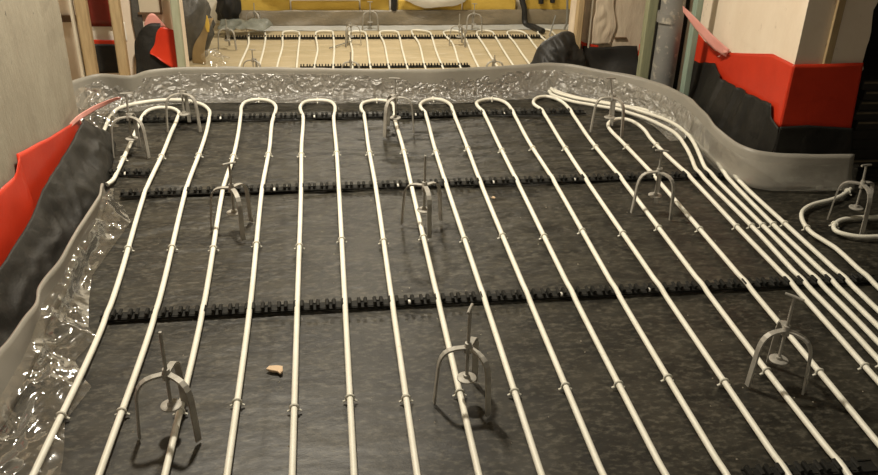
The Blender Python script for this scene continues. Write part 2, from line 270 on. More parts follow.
f = [(i*(ny+1)+j, (i+1)*(ny+1)+j, (i+1)*(ny+1)+j+1, i*(ny+1)+j+1) for i in range(nx) for j in range(ny)]
mesh('floor', v, f, 'film')['kind'] = 'structure'
ZF = -.63
box_obj('floor', (-2.2, -1.2, -.16), (3.6, 4.62, -.018), 'plaster_rough', 'structure')       # slab that carries the heated floor
v = []; nx, ny = 90, 80
for i in range(nx+1):
    for j in range(ny+1):
        x = -1.9+5.4*i/nx; y = 4.62+3.9*j/ny
        v.append((x, y, ZF-.005+nz(x*1.5, y*7, 2)*.006+nz(x*6, y*6, 5)*.002))
f = [(i*(ny+1)+j, (i+1)*(ny+1)+j, (i+1)*(ny+1)+j+1, i*(ny+1)+j+1) for i in range(nx) for j in range(ny)]
mesh('floor', v, f, 'board_floor')['kind'] = 'structure'
box_obj('trim_1', (-2.2, 4.62, -.7), (3.6, 4.66, -.018), 'plaster_rough', 'structure')        # riser down to the lower room
def wall(name, plan, z0, z1, m, jag=None, dz=.1):
    n = int((z1-z0)/dz); k = len(plan); v = []
    for j in range(n+1):
        z = z0+(z1-z0)*j/n
        for i, (x, y) in enumerate(plan):
            e = jag[i] if jag else 0
            v.append((x+e*nz(z*9, i, 3)+e*.6*nz(z*31, i, 8), y+e*.3*nz(z*14, i, 6), z))
    f = [(j*k+i, j*k+(i+1)%k, j*k+k+(i+1)%k, j*k+k+i) for j in range(n) for i in range(k)] + [tuple(range(k-1,-1,-1)), tuple(range(n*k, n*k+k))]
    o = mesh(name, v, f, m, smooth=False); o['kind'] = 'structure'; return o
wall('wall_left', [(-1.05,-1.2), (-1.05,3.42), (-1.068,3.455), (-1.062,3.70), (-1.4,3.72), (-1.4,-1.2)], -.02, 2.7, 'plaster_l', [0,0,.004,.006,0,0], .06)
wall('wall_right', [(1.895,3.2), (2.19,3.2), (2.19,4.75), (1.945,4.75), (1.935,4.1)], -.02, 2.7, 'plaster_r', [.0015,.016,0,0,0], .03)
box_obj('wall_right', (2.65, -1.2, -.02), (2.75, 4.3, 2.7), 'dark_wall', 'structure')
box_obj('wall_right', (2.19, 4.2, -.02), (2.75, 4.3, 2.7), 'dark_wall', 'structure')
box_obj('wall_back', (1.39, 4.65, -.02), (1.95, 4.76, 2.7), 'plaster_rough', 'structure')
box_obj('wall_back', (-2.2, 4.98, -.7), (-.785, 5.08, 2.7), 'plaster_r', 'structure')
box_obj('wall_left', (-2.2, 3.72, -.02), (-2.1, 5.0, 2.7), 'plaster_l', 'structure')
box_obj('wall_back', (-2.2, 8.5, -.7), (3.6, 8.6, 2.7), 'white_wall', 'structure')
box_obj('wall_left', (-2.0, 5.08, -.7), (-1.9, 8.5, 2.7), 'white_wall', 'structure')
box_obj('wall_right', (3.5, 4.76, -.7), (3.6, 8.5, 2.7), 'white_wall', 'structure')
box_obj('ceiling', (-2.2, -1.2, 2.7), (3.6, 8.6, 2.8), 'ceil', 'structure')

# ------------------------------------------------------------------ heating pipes
PR = .0089
RAILY = {k: (Vector((*p[0], 0)), Vector((*p[1], 0))) for k, p in D['rails'].items()}
def pipe_z(x, y):
    z = .0115
    for k in ('r0', 'r1', 'r2', 'r3'):
        a, b = RAILY[k]; yr = a.y + (b.y-a.y)*(x-a.x)/(b.x-a.x)
        z += .0045*math.exp(-((y-yr)/.035)**2)
    return z
def clip_mesh():
    mb = MB(); r = PR+.0022; pts = [(.0185,0,-.0115)] + [(r*math.cos(a), 0, r*math.sin(a)) for a in [(-38+256*i/10)*PI/180 for i in range(11)]] + [(-.0185,0,-.0115)]
    mb.tube(pts, .0032, 6); return mb.mesh('pipe_clip', 'pipe', True)
CLIP = clip_mesh()
PIPE_LABEL = dict(
 a='outer white pipe arch of the two nested loops at far left',
 b='small inner white pipe loop nested inside the far left arch',
 c='white heating pipe loop just right of the nested loops, threading the left middle leveler',
 d='nearly straight white pipe loop midway between left middle and centre middle levelers',
 e='white pipe loop whose right leg passes under back centre and front centre levelers',
 f='white heating pipe loop immediately right of the back centre leveler',
 g='white heating pipe loop, second to the right of the back centre leveler',
 h='white pipe loop touching the left end of the pipe bundle by back strip',
 i='short white pipe loop turning in front of the back right leveler',
 j='innermost pipe of the white bundle on the right, beside the short loop',
 k='second pipe in the white bundle on the right, curving along the back strip',
 l='third pipe in the white bundle on the right, half under plastic flap',
 m='outermost white pipe of the right bundle, emerging from under clear plastic',
 n='white pipe bending before the pillar strip to a tied end by right leveler',
 o='short white pipe bend entering from the right edge beneath the right leveler')
CLIPY = [1.86, 2.76, 3.60]
for k, P in D['near'].items():
    lift = k == 'k'
    pts = spline([(x, y, 0) for x, y in P], 0)
    pts = [Vector((p.x, p.y, pipe_z(p.x, p.y)+(.009*min(1, max(0, (p.y-3.32)/.12)) if lift else 0))) for p in pts]
    t = empty('heating_pipe', (0, 0, 0), PIPE_LABEL[k], 'pipe')
    MB().tube(pts, PR, 10).obj('tube', 'pipe', t, True)
    top = max(range(len(pts)), key=lambda i: pts[i].y)
    for i in range(1, len(pts)-1):
        for cyy in CLIPY:
            if k == 'o' or (pts[i].y-cyy)*(pts[i+1].y-cyy) < 0 and k not in 'no':
                pass
        hit = any((pts[i].y-c)*(pts[i+1].y-c) <= 0 for c in CLIPY) and k not in ('o', 'n')
        if hit and k in 'jklm' and pts[i].y > 3.3: hit = False
        if k in 'cdefg' and i == top: hit = True
        if k == 'n' and i in (2, int(len(pts)*.30)): hit = True
        if k == 'o' and i == int(len(pts)*.5): hit = True
        if hit:
            c = link('pipe_clip', CLIP, t); c.location = pts[i]; d = pts[i+1]-pts[i-1]
            c.rotation_euler = (0, 0, math.atan2(d.y, d.x)+PI/2)
FARL = ['first from the left', 'second from the left', 'third from the left', 'fourth from the left', 'fifth from the left',
        'fifth from the right', 'fourth from the right', 'third from the right', 'second from the right, partly behind black lump', 'rightmost, mostly behind black lump']
for i, P in enumerate(D['far']):
    t = empty('heating_pipe', (0, 0, 0), 'pale pipe loop in the lower back room, ' + FARL[i], 'pipe', 'pipe loops in the back room')
    MB().tube([(p.x, p.y, ZF+.0145) for p in spline([(x, y, 0) for x, y in P], 0)], PR, 8).obj('tube', 'pipe', t, True)

# ------------------------------------------------------------------ clip rails
def rail_clip():
    mb = MB()
    for s in (-1, 1):
        for hook in (0, 1):
            pass
        x = s*.0125
        pr = [(x-.003*s, .0), (x+.002*s, .006), (x+.0015*s, .012), (x-.0040*s, .0145), (x-.001*s, .018), (x+.0055*s, .0185), (x+.0085*s, .013), (x+.0075*s, .0)]
        n = len(pr); v = [(a, yy, z) for yy in (-.017, .017) for a, z in pr]
        f = [tuple(range(n)) if s > 0 else tuple(range(n-1,-1,-1)), tuple(range(2*n-1,n-1,-1)) if s > 0 else tuple(range(n,2*n))]
        f += [((i+1)%n, i, n+i, n+(i+1)%n) if s > 0 else (i, (i+1)%n, n+(i+1)%n, n+i) for i in range(n)]
        mb.add(v, f)
    mb.box((-.011,-.015,0), (.011,.015,.004))
    return mb.mesh('clip', 'rail')
RC = rail_clip(); SCREW = MB().lathe([(.001,.0), (.0065,.001), (.0065,.004), (.004,.0065), (.001,.007)], 10).mesh('screw', 'screw', True)
RL = dict(r0='long black clip rail with white screws crossing the middle of the near floor, third from the front leveler side',
          r1='black toothed clip rail crossing under the left middle, centre and right middle levelers',
          r2='black toothed clip rail under the loop ends near the back strip',
          r3='black clip rail just showing at the bottom right corner', rs='short stub of black clip rail at the left beside the torn plastic',
          f0='dark clip rail under the loop ends at the back of the lower room', f1='dark clip rail just behind the grey strip in the lower room')
RL['r0'] = 'long black clip rail with white screws, midway between front and middle levelers'
for k, (a, b) in RAILY.items():
    d = (b-a); ln = d.length; far = k[0] == 'f'
    t = empty('clip_rail', (a.x, a.y, ZF+.002 if far else .0015), RL[k], 'clip rail', None, math.atan2(d.y, d.x))
    mb = MB().box((0,-.021,0), (ln,.021,.0025)); mb.box((0,-.021,.0025), (ln,-.017,.0055)); mb.box((0,.017,.0025), (ln,.021,.0055))
    mb.obj('base_strip', 'rail', t)
    n = int(ln/.0505)
    if far:
        mb = MB()
        for i in range(n):
            for s in (-.011, .011): mb.box((.02+i*.0505+s-.005,-.017,.0025), (.02+i*.0505+s+.005,.017,.026))
        mb.obj('clip_row', 'rail', t)['kind'] = 'stuff'
    else:
        for i in range(n):
            c = link('clip', RC, t); c.location = (.025+i*.0505, 0, .0025)
        R = Matrix.Rotation(-math.atan2(d.y, d.x), 3, 'Z')
        for x, y in D['screws'].get(k, []):
            q = R @ (Vector((x, y, 0))-a); c = link('screw', SCREW, t); c.location = (round((q.x-.05)/.0505)*.0505+.05, -.004, .0045); c.rotation_euler = (.6,0,0); c.scale = (1.2,1.2,1)

# ------------------------------------------------------------------ screed levelers
PROF = [(.007,.1735), (.036,.1727), (.052,.169), (.064,.161), (.0725,.149), (.0775,.133), (.0800,.115), (.0840,.06), (.0880,.0)]
LEG = MB().bar(PROF, .0165, .0058, 0).mesh('leg', 'galv', False)
HUB = MB().lathe([(.0085,.156), (.0115,.158), (.0115,.176), (.0095,.179), (.0095,.188), (.006,.189)], 12).mesh('hub', 'galv', True)
DISC = MB().lathe([(.004,.070), (.024,.070), (.0265,.0715), (.0265,.0745), (.024,.076), (.0095,.0765), (.0085,.084), (.005,.085)], 24).mesh('disc', 'galv', True)
HANDLE = MB().tube([(-.026,0,0), (-.013,0,.001), (0,0,.0015), (.013,0,.001), (.026,0,0)], .0042, 8).mesh('handle', 'galv', True)
def rod_mesh(h, lean=0):
    mb = MB(); pts = []; rr = []; z = .076; n = 60
    for i in range(n+1):
        t = i/n; pts.append((lean*max(0, t-.45)*1.2, 0, .076+(h-.076)*t)); rr.append((.0050 if i % 2 else .0042) if i < n-2 else .0042)
    mb.tube(pts, rr, 8); return mb.mesh('threaded_rod', 'galv', True)
LVL = dict(T1=('front left three-legged steel screed leveler with a plain rod top', None), T2=('front centre three-legged steel leveler with a tilted cross handle', 1.2),
 T3=('front right three-legged steel leveler standing between two diagonal pipes', -.75), T4=('left middle steel leveler with its crooked handle leaning over a pipe', .6),
 T5=('centre middle steel leveler with a pointed rod and no handle', None), T6=('right middle steel leveler with a level cross handle', -.1),
 T7=('steel leveler at the right edge beside the pillar strip and pipe bend', .3), T8=('steel leveler at back left standing under the outer pipe arch', .25),
 T9=('steel leveler at the back left strip with a tall bare rod, right of the arch', None), T10=('back centre steel leveler with cross handle, on a pipe loop end', .05),
 T11=('back right steel leveler beside the pipe bundle', .25))
def leveler(x, y, z0, ang, h, lean, label, group, handle, cup=False):
    t = empty('screed_leveler', (x, y, z0), label, 'leveler', group)
    for i in range(3):
        o = link('leg', LEG, t); o.rotation_euler = (0, 0, ang+i*2*PI/3)
    link('hub', HUB, t); link('disc', DISC, t)
    rod = link('threaded_rod', rod_mesh(h, lean), t)
    if handle is not None:
        o = link('handle', HANDLE, rod); o.location = (lean*.66, 0, h); o.rotation_euler = (0, .08, handle)
    return t
for n, x, y, ang, h, lean in D['levelers']:
    leveler(x, y, .001, ang, h-.004, lean if abs(lean) > .006 else 0, LVL[n][0], 'screed levelers on the near floor', LVL[n][1])
FL = dict(F1='far leveler at the left of the lower room beside the crumpled clear plastic', F2='far leveler at the back left of the lower room against the brown foil',
 F3='far leveler close behind the grey strip, left of the lower room', F4='short far leveler at the middle of the lower room, legs astride a pipe',
 F5='tall far leveler at the back middle of the lower room', F6='far leveler close behind the grey strip, middle of the lower room',
 F7='far leveler standing over pipe loops right of the middle of the lower room', F8='tall far leveler at the back right of the lower room', F9='far leveler showing only its rod tip above the strip, right of middle')
for n, x, y, ang, h in D['farlev']:
    leveler(x, y, ZF+.001, ang, max(h, .2), 0, FL[n], 'screed levelers in the lower room', .2 if n in ('F3','F5','F8') else None)

# ------------------------------------------------------------------ edge strips with plastic flaps
def strip_disp(u, v, p): return Vector((nz(p.x*6, p.y*6, p.z*9)*.006, nz(p.x*6+9, p.y*6, p.z*9)*.006, nz(p.x*9, p.y*9, 4)*.003 if v > .9 else 0))
BT = [(-1.235,4.25,.15),(-1.20,4.31,.15),(-1.119,4.375,.152),(-.966,4.345,.15),(-.885,4.43,.152),(-.615,4.477,.15),(-.126,4.44,.15),(.551,4.385,.15),(1.05,4.44,.151),(1.279,4.46,.154),(1.464,4.345,.15),(1.648,4.21,.15),(1.764,3.96,.15),(1.775,3.72,.15),(1.745,3.46,.15),(1.757,3.28,.15),(1.80,3.20,.15),(1.854,3.17,.15),(1.966,3.13,.152),(2.197,3.10,.156)]
BB = [(-1.225,4.23,-0.003),(-1.185,4.29,-0.003),(-1.11,4.379,-0.003),(-0.966,4.354,-0.003),(-0.875,4.434,-0.003),(-0.615,4.474,-0.003),(-0.126,4.444,-0.003),(0.551,4.394,-0.003),(1.05,4.444,-0.003),(1.26,4.454,-0.003),(1.44,4.344,-0.003),(1.615,4.17,-0.003),(1.73,3.94,-0.003),(1.75,3.7,-0.003),(1.728,3.44,-0.003),(1.745,3.24,-0.003),(1.79,3.15,-0.003),(1.848,3.115,-0.003),(1.966,3.098,-0.003),(2.215,3.085,-0.003)]
t = empty('edge_strip', (.5, 4.4, 0), 'long grey foam edge strip curving along the back and around right pillar', 'edge strip')
def L2(o): o.matrix_parent_inverse = Matrix.Translation(t.location).inverted(); return o
L2(sheet('foam_band', [BB, BT], 220, 8, 'foam', t, strip_disp, .007))
# the clear flap hangs from the band and lies out on the floor
def crinkle(amp, fx=1.0):
    def d(u, v, p):
        e = min(1, v*4)*min(1, max(.04, (.95-v)*3.2))*(.12 if p.z < .006 else 1)
        a = ridge(p.x*11*fx, p.y*14, 2)*.6 + ridge(p.x*27*fx+4, p.y*30, p.z*20)*.35 + nz(p.x*60, p.y*60, 3)*.2
        return Vector((nz(p.x*14, p.y*9, 7)*amp*.5*e, a*amp*.7*e, abs(a)*amp*e))
    return d
r1 = [Vector((x, y, .095)) + o for (x, y, z), o in zip(BB, [Vector((.0,-.004,0))]*len(BB))]
def off(P, k, z):           # offset into the room (the band runs left to right, the room lies to its right-hand side)
    out = []; P = [Vector(p) for p in P]
    for i, p in enumerate(P):
        d = (P[min(i+1,len(P)-1)]-P[max(i-1,0)]); nrm = Vector((d.y, -d.x, 0)).normalized(); q = p + nrm*k; out.append((q.x, q.y, z))
    return out
sel = BB[1:]
bk = BB[1:14]
L2(sheet('plastic_flap', [off(bk, .004, .118), off(bk, .012, .07), off(bk, .024, .014), off(bk, .06, -.003), off(bk, .115, -.004)], 260, 30, 'clear', t, crinkle(.015), 0))
rk = BB[13:]
L2(sheet('plastic_flap', [off(rk, .006, .12), off(rk, .012, .05), off(rk, .022, .004)], 90, 14, 'clear_band', t, crinkle(.005), 0))

t = empty('edge_strip', (-.85, 2.2, 0), 'short grey foam edge strip beside black foil on left wall, top edge pale', 'edge strip')
LT = [(-.876,3.22,.03),(-.850,3.12,.11),(-.834,3.04,.135),(-.818,2.93,.14),(-.836,2.70,.14),(-.838,2.47,.14),(-.858,2.31,.142),(-.845,2.23,.138),(-.858,2.14,.14),(-.868,2.04,.138),(-.878,1.98,.14),(-.89,1.7,.14),(-.88,1.2,.14)]
LB = [(-.885,3.25,-.003),(-.862,3.10,-.003),(-.856,2.94,-.003),(-.862,2.70,-.003),(-.858,2.48,-.003),(-.868,2.31,-.003),(-.858,2.22,-.003),(-.85,2.12,-.003),(-.846,2.03,-.003),(-.852,1.95,-.003),(-.862,1.7,-.003),(-.865,1.2,-.003)]
L2(sheet('foam_band', [LT, LB], 120, 8, 'foam', t, strip_disp, .008))
FR = [(-.872,3.24),(-.80,3.155),(-.745,3.01),(-.775,2.80),(-.80,2.616),(-.775,2.456),(-.742,2.30),(-.705,2.25),(-.742,2.129),(-.69,2.03),(-.668,2.0),(-.705,1.86),(-.68,1.75),(-.666,1.656),(-.68,1.3)]
fr = [(x, y, -.002) for x, y in FR]
def lcr(u, v, p):
    e = min(1, v*4)*max(0, min(1, (1-v)*2.2)); a = ridge(p.x*8, p.y*6, 2)*.65 + ridge(p.x*18+4, p.y*13-p.x*9, 9)*.32 + nz(p.x*50, p.y*40, 3)*.05
    return Vector((a*.012*e, nz(p.x*13, p.y*13, 5)*.012*e, abs(a)*.034*e + nz(p.x*40, p.y*40, 8)*.002))
mid = [(x*.5-.86*.5, y, .012) for x, y in FR]
L2(sheet('plastic_flap', [[(x+.006, y, min(.085, q[2]*.6)) for (x, y, z), q in zip(LB, LT)], [(x+.03, y, min(.04, q[2]*.35)) for (x, y, z), q in zip(LB, LT)], mid, fr], 200, 40, 'clear_loose', t, lcr, 0, False))
# loose crumple of clear film at the end of the left wall
def cr3(u, v, p): 
    a = ridge(p.x*15, p.y*15, p.z*15); return Vector((nz(p.x*18, p.y*18, p.z*18)*.03, nz(p.x*18+7, p.y*18, p.z*18)*.03, a*.022 + nz(p.z*30, p.x*30, 1)*.01))
o = sheet('clear_film', [[(-1.22,4.16,.10),(-1.12,4.2,.12),(-.98,4.2,.07)], [(-1.2,4.05,.08),(-1.1,4.05,.085),(-.98,4.08,.045)], [(-1.18,3.93,.03),(-1.07,3.93,.035),(-.97,3.96,.008)]], 40, 40, 'clear_loose', None, cr3, 0)
tag(o, 'crumpled clear plastic film lying at the end of the left wall beneath the pink tip', 'plastic film')

# ------------------------------------------------------------------ foils on the left wall
def wob(a, f=7): return lambda u, v, p: Vector((nz(p.x*f, p.y*f, p.z*f)*a, nz(p.x*f+5, p.y*f, p.z*f)*a*.6, nz(p.x*f, p.y*f+9, p.z*f)*a*.5))
t = empty('red_foil', (-1.03, 3, .2), 'bright red foil upstand on the left wall with a pink tip folded outward', 'foil')
L2(sheet('sheet', [[(-1.046,3.66,.19),(-1.036,3.603,.192),(-1.036,3.187,.275),(-1.036,2.84,.352)], [(-1.046,3.66,.10),(-1.034,3.55,.08),(-1.034,3.1,.06),(-1.034,2.80,.05)]], 50, 14, 'red', t, wob(.004), .002, False))
L2(sheet('sheet', [[(-1.030,2.845,.345),(-1.028,2.78,.30),(-1.030,2.65,.318),(-1.032,2.2,.34),(-1.032,1.2,.34)], [(-1.014,2.84,.08),(-1.014,2.65,.06),(-1.014,2.2,.05),(-1.014,1.2,.05)]], 50, 14, 'red', t, wob(.005), .002, False))
L2(sheet('folded_tip', [[(-1.04,3.48,.222),(-1.03,3.60,.218),(-.985,3.70,.222),(-.914,3.78,.228),(-.895,3.79,.226)], [(-1.036,3.48,.205),(-1.026,3.60,.195),(-.98,3.71,.200),(-.92,3.79,.212),(-.90,3.80,.215)]], 24, 5, 'pink', t, wob(.003, 15), .0015))
def fold(u, v, p):
    e = math.sin(PI*min(1, v*1.0))*1.0; a = ridge(p.y*5+p.z*6, v*1.2, 3)*.6 + ridge(p.y*11-p.z*7, v*2, 8)*.4
    return Vector((a*.016*e+nz(p.y*16, p.z*16, 1)*.003, nz(p.y*6, p.z*6, 4)*.010*e, a*.010*e))
o = sheet('black_foil', [[(-1.02,3.62,.190),(-1.012,3.306,.180),(-1.008,3.038,.182),(-.998,2.897,.19),(-.996,2.80,.174),(-.994,2.651,.162),(-.99,2.55,.168),(-.99,2.0,.17),(-.99,1.2,.17)],
  [(-.99,3.66,.13),(-.975,3.33,.11),(-.96,3.05,.10),(-.955,2.7,.10),(-.96,2.3,.10),(-.965,1.8,.10),(-.965,1.2,.1)],
  [(-.975,3.76,.07),(-.925,3.42,.05),(-.905,3.10,.03),(-.895,2.7,.025),(-.90,2.3,.02),(-.90,1.8,.02),(-.90,1.2,.02)],
  [(-.95,3.80,.0),(-.90,3.42,.0),(-.885,3.1,.0),(-.885,2.7,.0),(-.885,2.3,.0),(-.885,1.8,.0),(-.885,1.2,.0)]], 150, 26, 'film_wall', None, fold, .002, False)
tag(o, 'wrinkled black foil sloping from the red foil on the left wall down to the floor', 'foil')

# ------------------------------------------------------------------ foils on the right pillar
t = empty('red_foil', (1.9, 3.2, .3), 'bright red foil wrapped round the corner of the right pillar', 'foil')
L2(sheet('sheet', [[(1.926,4.26,.385),(1.924,4.12,.362),(1.922,3.98,.350),(1.920,3.80,.393),(1.901,3.391,.505),(1.885,3.184,.522)],
  [(1.926,4.26,.22),(1.922,4.12,.22),(1.918,3.937,.22),(1.910,3.785,.22),(1.896,3.444,.235),(1.877,3.176,.255)]], 60, 16, 'red', t, wob(.0018, 9), .002, False))
L2(sheet('sheet', [[(1.885,3.184,.522),(2.04,3.186,.5225),(2.187,3.188,.525)], [(1.877,3.176,.255),(2.001,3.172,.245),(2.200,3.174,.24)]], 40, 16, 'red', t, wob(.0018, 9), .002, False))
L2(sheet('hanging_tape', [[(1.736,4.022,.563),(1.802,3.945,.504),(1.863,3.874,.445),(1.912,3.812,.405)], [(1.740,4.018,.535),(1.801,3.946,.455),(1.859,3.878,.395),(1.906,3.822,.367)]], 24, 5, 'pink', t, wob(.002, 15), .0015))
L2(sheet('tape_tail', [[(1.896,3.87,.352),(1.893,3.83,.40)], [(1.896,3.90,.345),(1.895,3.79,.40)]], 4, 4, 'pink', t, wob(.002, 15), .0015))
def batten(u, v, p):
    a = 0
    for c, w_ in ((3.62, .018), (3.80, .022), (3.50, .03)): a += math.exp(-((p.y-c)/w_)**4)*.014
    return Vector((-a + nz(p.y*9, p.z*9, 2)*.006, nz(p.x*9, p.z*12, 4)*.006, nz(p.x*12, p.y*12, 5)*.008 if v < .1 else 0))
t = empty('black_foil', (1.9, 3.2, .1), 'black foil skirt below the red foil on the right pillar, behind the grey strip', 'foil')
L2(sheet('sheet', [[(1.916,4.26,.235),(1.914,4.12,.250),(1.908,3.937,.302),(1.896,3.785,.265),(1.885,3.444,.300),(1.869,3.262,.330),(1.8695,3.235,.275),(1.871,3.166,.262)],
  [(1.90,4.22,.12),(1.90,4.08,.12),(1.86,3.93,.12),(1.85,3.78,.12),(1.85,3.444,.14),(1.85,3.27,.16),(1.858,3.24,.13),(1.874,3.172,.13)],
  [(1.87,4.2,0),(1.86,4.07,.0),(1.81,3.93,.0),(1.80,3.78,.0),(1.80,3.444,.0),(1.82,3.26,.0),(1.838,3.22,.0),(1.872,3.166,.0)]], 110, 20, 'film_wall', t, batten, .002, False))
L2(sheet('sheet', [[(1.871,3.166,.262),(2.0,3.161,.268),(2.20,3.163,.25)], [(1.874,3.172,.13),(2.0,3.152,.12),(2.22,3.148,.12)], [(1.872,3.166,.0),(2.0,3.142,.0),(2.23,3.13,.0)]], 40, 20, 'film_wall', t, wob(.003, 10), .002, False))
o = MB().box((2.012,3.186,.515), (2.046,3.1995,2.7), bev=.003).obj('wood_lath', 'wood'); tag(o, 'thin wooden lath nailed upright on the shaded face of the right pillar', 'lath')

# ------------------------------------------------------------------ right back corner: posts, drain, black foil
def post(name, x0, y0, z0, x1, y1, z1, wx, wy, m, label, cat='post'):
    d = Vector((x1-x0, y1-y0, z1-z0)); mb = MB(); n = 12; v = []
    for i in range(n+1):
        t_ = i/n; c = Vector((x0, y0, z0)) + d*t_; j = .0015*nz(i*.7, x0*9, 2)
        b = min(wx, wy)*.12
        v += [(c.x+sx*(wx/2-bx)+j, c.y+sy_*(wy/2-by), c.z) for sx, sy_, bx, by in ((-1,-1,b,0),(1,-1,b,0),(1,-1,0,b),(1,1,0,b),(1,1,b,0),(-1,1,b,0),(-1,1,0,b),(-1,-1,0,b))]
    f = [(i*8+k, i*8+(k+1)%8, i*8+8+(k+1)%8, i*8+8+k) for i in range(n) for k in range(8)] + [tuple(range(7,-1,-1)), tuple(range(n*8, n*8+8))]
    o = mesh(name, v, f, m, smooth=False); return tag(o, label, cat)
post('timber_post', 1.405, 4.61, 0, 1.385, 4.60, 2.7, .036, .05, 'wood', 'pale timber post beside the black foil lump, left end of plaster wall')
post('timber_post', 1.737, 4.42, 0, 1.718, 4.40, 2.7, .058, .05, 'wood_green', 'greenish timber post left of the grey drain pipe')
post('metal_stud', 1.834, 4.06, 0, 1.800, 4.04, 2.7, .034, .05, 'steel_green', 'pale green stud right of the grey drain pipe, beside the red foil', 'post')
post('white_lath', 1.478, 4.637, .18, 1.462, 4.637, 2.7, .010, .016, 'white_lath', 'thin white lath on the plaster wall beside the pale timber post', 'lath')
t = empty('drain_pipe', (1.80, 4.29, 0), 'thick grey drain pipe spattered with plaster between two posts', 'pipe')
dt = MB().tube([(.0,0,0), (0,0,.4), (-.02,0,1.2), (-.05,0,2.7)], .062, 28).obj('tube', 'drain', t, True)
MB().tube([(-.012,0,.42), (-.0125,0,.445), (-.013,0,.47)], .0635, 28).obj('socket', 'drain', dt, True)
o = sheet('black_foil', [[(1.80,4.52,.0),(1.94,4.4,.0)], [(1.80,4.52,.9),(1.93,4.40,.9)]], 12, 12, 'film_wall', None, wob(.006), .002); tag(o, 'narrow dark foil hanging in the gap between drain pipe and green stud', 'foil')
o = sheet('black_foil', [[(1.445,4.632,.20),(1.50,4.632,.192),(1.60,4.632,.192),(1.68,4.632,.196),(1.765,4.63,.198)], [(1.455,4.60,.11),(1.50,4.61,.10),(1.6,4.61,.10),(1.7,4.59,.10),(1.77,4.58,.10)], [(1.465,4.56,.0),(1.5,4.54,.0),(1.6,4.52,.0),(1.7,4.48,.0),(1.78,4.47,.0)]], 50, 14, 'film_dark', None, wob(.012, 9), .002)
tag(o, 'black foil skirt along the foot of the bare plaster wall', 'foil')
def lump(u, v, p): return Vector((ridge(p.x*7, p.z*7, 1)*.012, ridge(p.x*11+p.z*5, p.z*9, 2)*.022+ridge(p.x*25, p.z*22, 4)*.007, nz(p.x*10, p.z*8, 5)*.014))
o = sheet('black_foil', [[(1.06,4.60,.0),(1.2,4.62,.0),(1.32,4.62,.0),(1.44,4.62,.0)], [(1.10,4.56,.05),(1.19,4.59,.21),(1.31,4.60,.285),(1.37,4.60,.275),(1.43,4.62,.20)], [(1.10,4.53,.05),(1.19,4.55,.20),(1.30,4.56,.275),(1.37,4.57,.265),(1.43,4.59,.19)], [(1.09,4.49,.02),(1.20,4.47,.10),(1.30,4.48,.13),(1.38,4.51,.12),(1.44,4.54,.10)], [(1.07,4.47,.0),(1.2,4.46,.0),(1.31,4.47,.0),(1.42,4.49,.0)]], 60, 50, 'film_dark', None, lump, .002)
tag(o, 'big crumpled lump of black foil piled behind the strip at the lower room edge', 'foil')
o = sheet('red_foil', [[(1.41,4.642,.275),(1.44,4.642,.225),(1.50,4.642,.206),(1.54,4.642,.204)], [(1.41,4.640,.18),(1.44,4.640,.18),(1.5,4.640,.18),(1.54,4.640,.18)]], 16, 4, 'red', None, wob(.003, 12), .0015); tag(o, 'thin red foil edge above the black skirt beside the pale post', 'foil')
o = sheet('red_foil', [[(1.765,4.60,.215),(1.86,4.55,.20)], [(1.765,4.60,.15),(1.86,4.55,.15)]], 10, 4, 'red', None, wob(.003, 12), .0015); tag(o, 'small red foil piece between the greenish post and drain pipe', 'foil')
for i, (x, rough_) in enumerate(((1.56, 1),)):
    sheet_ = sheet('plaster_patch', [[(1.50,4.640,.205),(1.61,4.640,.205)], [(1.495,4.640,.32),(1.625,4.640,.32)], [(1.50,4.640,.47),(1.60,4.640,.47)], [(1.51,4.640,.7),(1.63,4.640,.7)]], 20, 40, 'plaster_rough', None, lambda u, v, p: Vector((nz(p.z*14, p.x*6, 1)*.014, -abs(nz(p.x*16, p.z*10, 2))*.02*math.sin(PI*u), 0)), .012)
    tag(sheet_, 'rough raised plaster patch running up the bare wall', 'plaster')
MB().box((1.63,4.638,.235), (1.70,4.652,.243)).obj('trim_2', 'brown_trim')['kind'] = 'structure'

# ------------------------------------------------------------------ far right: stacked dark boards
for i in range(9):
    x0 = 2.30+.012*math.sin(i*2.1); z0 = .004+i*.0458
    t = empty('dark_board', (x0, 3.30, z0), ('dark stacked board at the right edge behind the pillar strip, number %s from the floor' % ['one','two','three','four','five','six','seven','eight','nine'][i]), 'board', 'dark boards stacked at the right edge')
    t['label'] = 'dark flat board, %s of the stack at the right edge' % ['lowest','second from bottom','third from bottom','fourth from bottom','middle one','fourth from top','third from top','second from top','topmost'][i]
    MB().box((0,0,0), (.33,.6,.042), bev=.003).obj('panel', 'board_dark', t)
    if i in (0, 4, 5, 6, 7, 8): MB().box((.004,-.004,.028), (.326,-.0005,.036)).obj('edge_band', 'board_edge', t)

